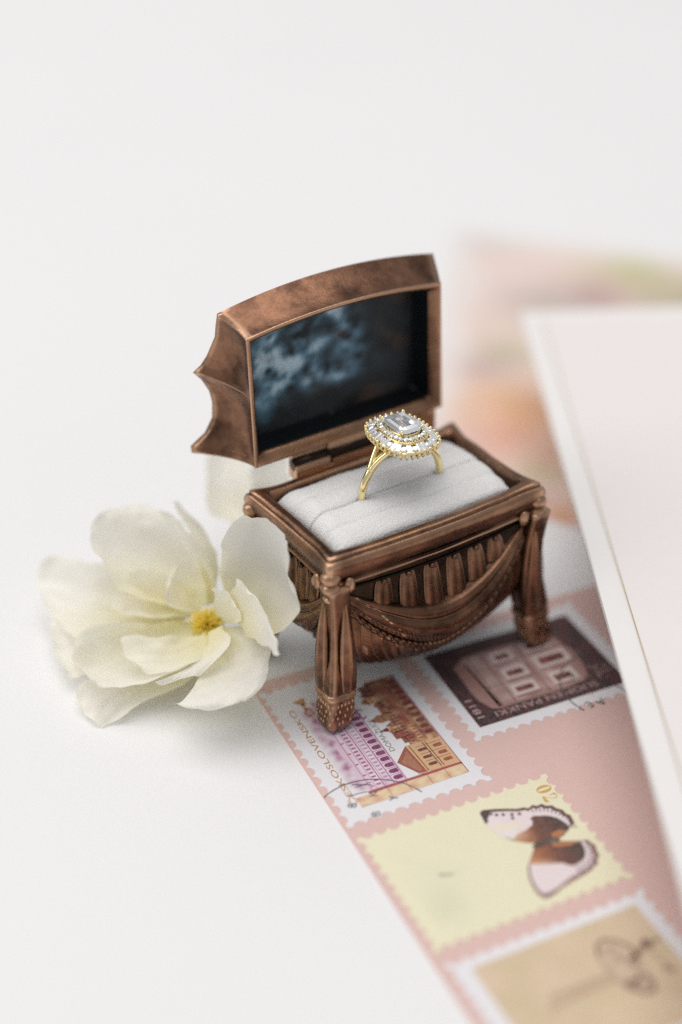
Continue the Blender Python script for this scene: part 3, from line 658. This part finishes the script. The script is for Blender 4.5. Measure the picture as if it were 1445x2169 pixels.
while y < 3.8:
    wd_ = rs.uniform(.10, .26); top = rs.uniform(1.98, 2.20); c_ = rs.choice([BRN, (.42, .20, .10), TAN, (.22, .08, .05)])
    a.rect(top, y, 2.3, y+wd_, c_, 3)
    if rs.random() < .65: a.poly([(top, y-.02), (top-rs.uniform(.06, .24), y+wd_/2), (top, y+wd_+.02)], rs.choice([BRN, DRK, (.36, .15, .08)]), 4)
    for q in range(2): a.rect(top+.04, y+wd_*(.2+.4*q), top+.10, y+wd_*(.35+.4*q), DRK, 5)
    y += wd_*.9
for x_ in (2.24, 2.40, 2.44, 2.60, 2.635, 2.87): a.line([(x_, 1.66), (x_, 3.86)], .014, DRK, 5)
for k in range(21): y = 1.72+k*.10; a.rect(2.29, y, 2.375, y+.042, DRK, 5); a.rect(2.48, y+.02, 2.57, y+.06, BRN, 5); (a.arch(2.86, y+.05, .115, .20, DRK, 6) if k % 2 else None)
a.poly([(1.72, 1.28), (2.10, 1.66), (2.16, .78), (1.98, .80)], BRN, 6); a.poly([(1.80, 1.24), (2.06, 1.52), (2.10, .86), (2.0, .88)], (.40, .16, .09), 7)
a.poly([(2.10, 1.66), (2.16, .78), (2.90, .74), (2.90, 1.62)], TAN, 6)
for x_ in (2.20, 2.50, 2.56): a.line([(x_, .80), (x_-.03, 1.62)], .02, DRK, 8)
for y in (.95, 1.18, 1.42): a.arch(2.47, y, .085, .2, DRK, 8); a.line([(2.27, y+.11), (2.85, y+.11)], .014, BRN, 8); a.arch(2.82, y, .10, .2, BRN, 8)
a.line([(1.95, .80), (2.16, .76)], .03, TAN, 8)
RED = (.36, .06, .07); a.poly([(.80, .77), (2.92, .75), (2.92, .69), (.80, .69)], RED, 9)
a.field(.50, .41, 2.91, .69, lambda x, y: mixc((.78, .62, .40), (.62, .30, .18), .25+.8*noise.noise(Vector((x*5, y*9, 2)))+max(0, .9-x)*.8), 9, 40, 8)
for x_ in (1.2, 1.62, 2.1, 2.5): a.line([(x_, .43), (x_, .68)], .012, RED, 10)
a.line([(2.91, .42), (2.91, 3.86)], .016, PUR, 9)
a.text('ČESKOSLOVENSKO', (.485, .52), (0, 1), (-1, 0), .135, ORG, 6, 3.16)
a.poly([(.56, 3.92), (.84, 3.98), (.80, 3.72), (.72, 3.74)], ORG, 6); a.line([(.72, 3.8), (.74, 3.6), (.66, 3.5), (.72, 3.36), (.84, 3.42), (.82, 3.58), (.70, 3.62)], .05, ORG, 6)
INK = (.05, .06, .075)
arc = lambda c, r, a0, a1, n=22: [(c[0]+r*math.cos(R(a0+(a1-a0)*k/n)), c[1]+r*math.sin(R(a0+(a1-a0)*k/n))) for k in range(n+1)]
a.line(arc((.55, -.15), 1.30, 20, 118), .022, INK, 11); a.line(arc((.55, -.15), .95, 75, 100), .016, INK, 11)
a.line([(.60, 1.08), (.95, .92)], .016, INK, 11); a.line([(.62, .98), (.98, .99)], .014, INK, 11)
for (x_, y_, g) in ((.92, .55, 'K'), (1.24, .28, 'Y'), (.40, .45, '8'), (.72, .03, 'B')): a.text(g, (x_, y_), (.35, .93), (-.93, .35), .19, (.10, .10, .13), 11)
a.build('print', M['ink'], e)
# --- maroon bank stamp
e, a = stamp(2.95, 26.59, 24.64, (-.36, -.44, 3.98, 2.97), 'maroon stamp printed with a pale bank building and 1811 beneath the box', 'stamp')
MAR = (.028, .005, .008); MA2 = (.085, .015, .018); PKB = (.36, .20, .18); PKL = (.58, .41, .38); WIN = (.13, .02, .02)
a.field(-.07, -.08, 3.60, 2.56, lambda x, y: mixc(MAR, MA2, .4+1.1*noise.noise(Vector((x*4, y*4, 6)))), 1, 40, 30)
a.poly([(.36, 1.9), (.33, 1.5), (.30, 1.0), (.32, .70), (.46, .36), (.62, .29), (2.30, .28), (2.9, .42), (3.02, .8), (3.06, 1.4), (2.9, 1.95), (2.5, 2.15), (.7, 2.15)], PKB, 2)
a.field(.62, .36, 2.75, 2.05, lambda x, y: mixc(PKL, PKB, .45+1.1*noise.noise(Vector((x*3, y*3, 3)))), 3, 30, 24)
a.poly([(.34, 1.9), (.32, 1.3), (.52, .75), (.60, .36), (.70, .36), (.66, 1.9)], (.36, .18, .16), 3)
for (a0, b0, a1, b1) in ((1.24, .60, 1.66, .76), (1.32, 1.14, 1.72, 1.32), (1.34, 1.74, 1.68, 1.90), (2.20, .58, 2.62, .78), (2.18, 1.20, 2.80, 1.44), (2.16, 1.80, 2.62, 1.96)):
    a.rect(a0-.09, b0-.09, a1+.09, b1+.11, (.74, .60, .57), 4); a.rect(a0, b0, a1, b1, WIN, 5); a.rect(a0+.05, b0+.03, a0+.19, b1-.04, (.30, .07, .06), 6); a.line([(a0-.10, b0-.13), (a1+.10, b0-.13)], .035, (.20, .08, .07), 5)
for a0 in (.72, 1.04, 1.90, 2.92): a.line([(a0, .34), (a0+.05, 2.05)], .03, (.22, .09, .08), 5)
for b0 in (.34, .42, .98, 1.58): a.line([(.62, b0), (2.85, b0+.02)], .022, (.26, .11, .10), 5)
a.text('SUOMEN PANKKI', (2.97, .245), (-1, 0), (0, -1), .185, (.46, .31, .30), 6, 2.52)
a.line([(.30, .275), (3.3, .275)], .014, MAR, 6); a.line([(.26, .1), (.26, 2.4)], .012, MA2, 6)
a.text('1811', (.185, .10), (0, 1), (-1, 0), .17, (.55, .40, .38), 6, .62)
for k in range(9): x_, y_ = 3.08+.44*random.random(), .30+1.0*random.random(); a.line(arc((x_, y_), .09, random.uniform(0, 200), random.uniform(220, 380), 8), .035, (.30, .17, .17), 6)
for r_ in (1.18,): a.line(arc((3.28, -.02), r_, 95, 205, 30), .03, (.03, .045, .045), 8)
for (x_, y_, g) in ((2.45, -.28, 'E'), (2.80, .40, 'H'), (2.62, .72, 'K'), (3.05, .1, 'L'), (2.75, -.30, 'A')): a.text(g, (x_, y_), (-.9, -.3), (.3, -.9), .22, (.035, .05, .05), 8)
a.line([(3.25, -.05), (3.42, -.42)], .03, (.03, .045, .045), 8); a.line(arc((3.28, -.02), .62, 100, 190, 16), .02, (.04, .05, .05), 8)
a.build('print', M['ink'], e)
# --- butterfly stamp
e, a = stamp(1.675, 20.35, 25.8, (0, 0, 4.28, 3.18), 'cream stamp printed with a brown and white butterfly', 'cream_stamp')
CRM = (.82, .78, .57)
a.field(.35, .25, 1.9, 2.7, lambda x, y: mixc(CRM, (.64, .66, .47), .55*math.exp(-((x-.75)/.4)**2-((y-.9)/.5)**2)+.35*math.exp(-((x-1.15)/.2)**2-((y-1.6)/.08)**2*3)+.22*math.exp(-((x-1.0)/.5)**2-((y-1.7)/.5)**2)+.3*math.exp(-((x-.62)/.1)**2-((y-2.25)/.1)**2)+.12*noise.noise(Vector((x*3, y*3, 0)))), 1, 40, 50)
a.poly([(.98, 1.70), (1.10, 1.63), (1.30, 1.56), (1.18, 1.54), (1.0, 1.60)], (.40, .42, .33), 2)
UP = [(2.51, 2.77), (2.6, 2.81), (2.82, 2.74), (3.05, 2.64), (3.22, 2.55), (3.38, 2.52), (3.44, 2.46), (3.56, 2.51), (3.64, 2.44), (3.74, 2.46), (3.80, 2.37), (3.91, 2.33), (3.94, 2.23), (4.03, 2.13), (4.03, 2.02), (4.09, 1.93), (4.04, 1.71), (3.96, 1.67), (3.85, 1.64), (3.65, 1.51), (3.54, 1.5), (3.34, 1.51), (3.05, 1.58), (2.9, 1.67), (2.71, 1.83), (2.58, 2.0), (2.48, 2.24), (2.47, 2.44)]
LO = [(3.01, 1.51), (3.27, 1.51), (3.52, 1.42), (3.9, 1.25), (4.02, 1.22), (4.04, 1.12), (4.08, 1.03), (4.02, .9), (4.0, .76), (3.9, .70), (3.84, .58), (3.72, .56), (3.64, .49), (3.52, .52), (3.44, .47), (3.27, .47), (2.98, .38), (2.69, .28), (2.49, .25), (2.42, .37), (2.41, .53), (2.46, .8), (2.58, 1.07), (2.72, 1.22)]
WHW = (.80, .70, .71); BLK = (.055, .032, .028); BRO = (.19, .062, .035); ORB = (.46, .175, .06)
def shrink(P, k, c=None):
    c = c or (sum(p[0] for p in P)/len(P), sum(p[1] for p in P)/len(P)); return [(c[0]+(p[0]-c[0])*k, c[1]+(p[1]-c[1])*k) for p in P]
a.poly(UP, (.12, .06, .055), 3); a.poly(LO, (.26, .13, .125), 3)
a.poly(shrink(UP, .90, (3.1, 1.75)), WHW, 4); a.poly(shrink(LO, .90, (3.1, 1.1)), WHW, 4)
a.poly([(2.47, 2.44), (2.48, 2.24), (2.58, 2.0), (2.9, 1.67), (3.0, 1.75), (2.9, 2.2), (2.6, 2.5)], (.82, .74, .72), 5)
a.poly([(2.53, 2.35), (3.05, 2.2), (3.0, 2.08), (2.56, 2.2)], (.82, .76, .58), 6)
a.poly([(2.51, 2.77), (2.62, 2.79), (2.72, 2.72), (2.60, 2.58), (2.46, 2.45)], BLK, 6)
UD = [(3.32, 2.2), (3.42, 2.23), (3.53, 2.18), (3.64, 2.14), (3.73, 2.07), (3.81, 1.98), (3.86, 1.86), (3.9, 1.74), (3.87, 1.63), (3.65, 1.51), (3.34, 1.51), (3.04, 1.57), (3.10, 1.74), (3.20, 1.92), (3.33, 2.12)]
a.poly(UD, [mixc(BLK, BRO, (3.75-p[0])*1.6) for p in UD], 7)
a.poly([(3.25, 2.02), (3.2, 1.7), (3.06, 1.58), (2.9, 1.67), (2.72, 1.84), (2.88, 1.94), (3.07, 1.95)], [BRO, BRO, ORB, ORB, (.62, .38, .22), (.62, .38, .25), ORB], 8)
a.poly([(3.49, 1.68), (3.64, 1.68), (3.80, 1.62), (3.62, 1.52), (3.42, 1.53)], ORB, 8)
LD = [(3.31, 1.46), (3.52, 1.39), (3.72, 1.30), (3.87, 1.22), (3.85, 1.08), (3.80, .95), (3.72, .84), (3.60, .78), (3.46, .75), (3.37, .76), (3.28, .86), (3.19, 1.08), (3.13, 1.3)]
a.poly(LD, [mixc(BRO, BLK, (p[0]-3.2)*2.0) for p in LD], 7)
a.poly([(3.03, 1.5), (3.31, 1.46), (3.25, 1.2), (3.19, 1.08), (3.26, .90), (2.96, 1.01), (2.67, 1.15), (2.79, 1.28)], [BRO, BRO, ORB, BRO, BRO, (.58, .33, .2), (.58, .33, .2), ORB], 8)
a.poly([(3.31, 1.46), (3.7, 1.31), (3.86, 1.23), (3.6, 1.24), (3.35, 1.32)], ORB, 9)
for k in range(13):                                              # pale border cells of the hind wings
    t = k/12; an = R(84-92*t); c = (3.42, 1.72); a.line([(c[0]+.53*math.cos(an), c[1]+.60*math.sin(an)), (c[0]+.62*math.cos(an), c[1]+.74*math.sin(an))], .022, (.16, .08, .085), 9)
    an = R(5-100*t); c = (3.45, 1.05); a.line([(c[0]+.43*math.cos(an), c[1]+.36*math.sin(an)), (c[0]+.56*math.cos(an), c[1]+.52*math.sin(an))], .022, (.18, .09, .09), 9)
for (x_, y_) in ((2.69, 2.64), (2.78, 2.57), (2.9, 2.52), (3.06, 2.45), (3.2, 2.40), (3.02, 2.36)): a.poly([(x_+.038*math.cos(q), y_+.038*math.sin(q)) for q in [k*.785 for k in range(8)]], BLK, 9)
for k in range(5): x_ = 2.60+.2*k; a.line([(x_, .33+.035*k), (x_+.19, .37+.035*k)], .05, (.33, .17, .15), 6)
a.poly([(2.45, .32), (2.50, .26), (2.72, .29), (2.70, .37), (2.52, .36)], (.22, .13, .12), 7)
a.poly([(2.95, 1.54), (3.12, 1.575), (3.35, 1.57), (3.49, 1.55), (3.57, 1.47), (3.48, 1.41), (3.24, 1.45), (2.99, 1.47)], (.07, .055, .04), 10); a.line([(3.28, 1.50), (3.54, 1.47)], .025, (.20, .20, .14), 11)
GLD = (.62, .34, .07)
el = lambda c, rx, ry, n=20: [(c[0]+rx*math.cos(6.283*k/n), c[1]+ry*math.sin(6.283*k/n)) for k in range(n)]
a.poly(el((4.01, 2.80), .165, .105), GLD, 4); a.poly(el((4.01, 2.80), .15, .035), CRM, 5)
a.line([(3.88, 2.60), (3.86, 2.50)], .05, GLD, 4); a.line([(3.87, 2.62), (4.0, 2.52), (4.1, 2.47)], .012, GLD, 4); a.line(arc((4.08, 2.55), .065, -90, 150, 10), .016, GLD, 4); a.poly(el((4.12, 2.60), .03, .028, 8), GLD, 5); a.poly([(3.84, 2.46), (3.91, 2.43), (3.89, 2.62), (3.85, 2.62)], GLD, 5)
a.build('print', M['ink'], e)
# --- bird stamp (front)
e, a = stamp(1.675, 20.35, 25.8, (0.02, -3.62, 4.24, -.30), 'tan stamp with white margin and a sketched brown bird', 'stamp')
TN = (.70, .545, .385)
a.field(.42, -3.2, 3.90, -.58, lambda x, y: mixc(TN, (.62, .50, .32), .4+.8*noise.noise(Vector((x*1.6, y*1.6, 9)))), 1, 30, 24)
BD = (.25, .14, .10); BM = (.36, .22, .15); BL_ = (.60, .46, .33)
a.poly([(2.52, -1.62), (2.64, -1.25), (2.92, -1.05), (3.2, -1.3), (3.28, -1.7), (3.18, -2.1), (2.98, -2.42), (2.72, -2.3), (2.55, -2.0)], BL_, 2)
a.field(2.62, -2.25, 3.18, -1.25, lambda x, y: mixc((.48, .34, .24), (.66, .52, .38), .6+1.2*noise.noise(Vector((x*6, y*6, 5)))), 3, 14, 18)
a.line([(2.62, -1.30), (2.70, -1.10), (2.90, -1.03), (3.10, -1.16), (3.24, -1.38), (3.22, -1.62), (3.02, -1.62)], .06, BD, 4)
a.line([(2.60, -1.25), (2.56, -1.55), (2.58, -1.88), (2.66, -2.08)], .05, (.46, .33, .24), 4); a.line([(2.66, -2.08), (2.86, -2.36), (3.04, -2.42), (3.14, -2.26), (3.12, -2.02)], .08, BD, 4)
for k in range(9): a.line([(2.66+.05*k, -1.30-.05*k), (2.98+.025*k, -1.22-.09*k)], .025, (.46, .32, .23), 5)
for k in range(7): a.line([(2.66+.04*k, -2.0-.02*k), (2.9+.03*k, -2.28+.06*k)], .03, BM, 5)
a.line([(3.12, -1.66), (3.34, -1.56), (3.50, -1.42), (3.60, -1.44)], .12, BM, 4); a.poly(el((3.56, -1.46), .10, .13, 10), BD, 5); a.poly([(3.70, -1.50), (3.86, -1.46), (3.72, -1.40)], BD, 5)
a.line([(3.5, -1.6), (3.56, -1.85), (3.62, -2.10)], .045, (.46, .32, .23), 4); a.line([(3.52, -2.02), (3.64, -2.2)], .12, BM, 5)
for k in range(5): a.line([(2.56, -1.72-.06*k), (2.0, -1.72-.06*k), (1.35-.05*k, -1.68-.09*k)], .06, (.50, .36, .24) if k % 2 else (.58, .44, .30), 3)
a.build('print', M['ink'], e)
# --- watercolour sheet
m = MB(); WC = [(3.95, 52.4, 'x')]
BL = [((.80, .64, .57), 0, 0, 99), ((.60, .53, .49), 4.6, 51.6, 1.5), ((.80, .66, .62), 5.0, 48.5, 2.2), ((.55, .53, .28), 9.6, 49.2, 1.5), ((.50, .33, .32), 7.9, 47.0, 1.2), ((.56, .48, .43), 6.4, 46.5, 1.5), ((.42, .33, .30), 11.0, 46.5, 1.6), ((.55, .50, .33), 10.3, 47.4, 1.0), ((.55, .50, .36), 4.9, 43.2, 1.0), ((.57, .44, .42), 4.1, 42.3, .9),
      ((.76, .50, .33), 4.4, 40.4, 1.3), ((.74, .38, .26), 4.4, 38.6, 1.2), ((.78, .46, .27), 5.2, 39.8, 1.0), ((.78, .52, .38), 3.4, 39.5, 1.0), ((.55, .48, .30), 5.2, 36.7, .7), ((.62, .42, .42), 4.9, 35.5, .5), ((.72, .40, .26), 5.5, 34.5, .6), ((.74, .50, .44), 3.0, 38.0, 1.2), ((.70, .45, .35), 5.6, 37.6, .7)]
def wcol(x, y):
    c = np.array(BL[0][0]); wx, wy = x+.35*noise.noise(Vector((x*.9, y*.9, 3))), y+.35*noise.noise(Vector((x*.9, y*.9, 13)))
    for col, bx, by, r in BL[1:]: g = math.exp(-(((wx-bx)**2+(wy-by)**2)/(r*r))); c = c*(1-g)+np.array(col)*g
    return tuple(float(q) for q in c)
TLc, TRc, BRc, BLc = Vector((3.75, 52.3)), Vector((16.0, 48.6)), Vector((15.0, 28.8)), Vector((1.7, 36.4))
P = []; K = []; n = 60
for i in range(n+1):
    row = []; kr = []
    for j in range(n+1):
        s, t = j/n, i/n; p = TLc.lerp(TRc, s).lerp(BLc.lerp(BRc, s), t); row.append((p.x, p.y, .021)); fe = min(1, max(.12, min(s*9+.25*noise.noise(Vector((p.x, p.y*.5, 4))), t*9+.2))); kr.append(mixc((.82, .805, .80), wcol(p.x, p.y), fe))
    P.append(row); K.append(kr)
wc = MB(); wc.prism([BLc, BRc, TRc, TLc], .002, .02); sheet = wc.build('watercolour_sheet', M['white_card']); tag(sheet, 'blurred pastel watercolour sheet lying behind the box under the cards', 'paper')
wc = MB(); wc.grid(P, cols=K); wc.build('painted_face', M['art'], sheet)
# --- raised cards
def edge_pt(t): return Vector((4.97+.0349*t, 41.2-t))           # along the left edge, t cm from the far corner
TL_, BL_ = edge_pt(0), edge_pt(26.0); dr = Vector((math.cos(R(4.5)), math.sin(R(4.5)))); dl = Vector((math.cos(R(0.5)), math.sin(R(0.5))))
m = MB(); m.prism([TL_, BL_, BL_+dl*14, TL_+dr*14], 2.27, 2.40); c1 = m.build('card', M['white_card']); tag(c1, 'large white card raised beside the bronze box under the blush card', 'card', 'stacked stationery cards')
ex = Vector((1, .0)); t2 = TL_+Vector((.55, -.55)); b2 = BL_+Vector((.54, .5))
m = MB(); m.prism([t2, b2, b2+dl*13, t2+dr*13], 2.401, 2.425); c2 = m.build('card', M['blush_card']); tag(c2, 'blush card with thin gilt edge lying on the larger white card', 'card', 'stacked stationery cards')
m = MB(); m.prism([t2+Vector((-.014, .012)), b2+Vector((-.014, 0)), b2+Vector((-.001, 0)), t2+Vector((-.001, .012))], 2.402, 2.43)
m.build('gilt_edge', M['gilt'], c2)
m = MB(); m.box((9.0, 17.0, .036), (18.0, 37.0, 2.268)); o = m.build('riser_block', M['foam']); tag(o, 'white foam riser block hidden under the raised cards', 'riser')
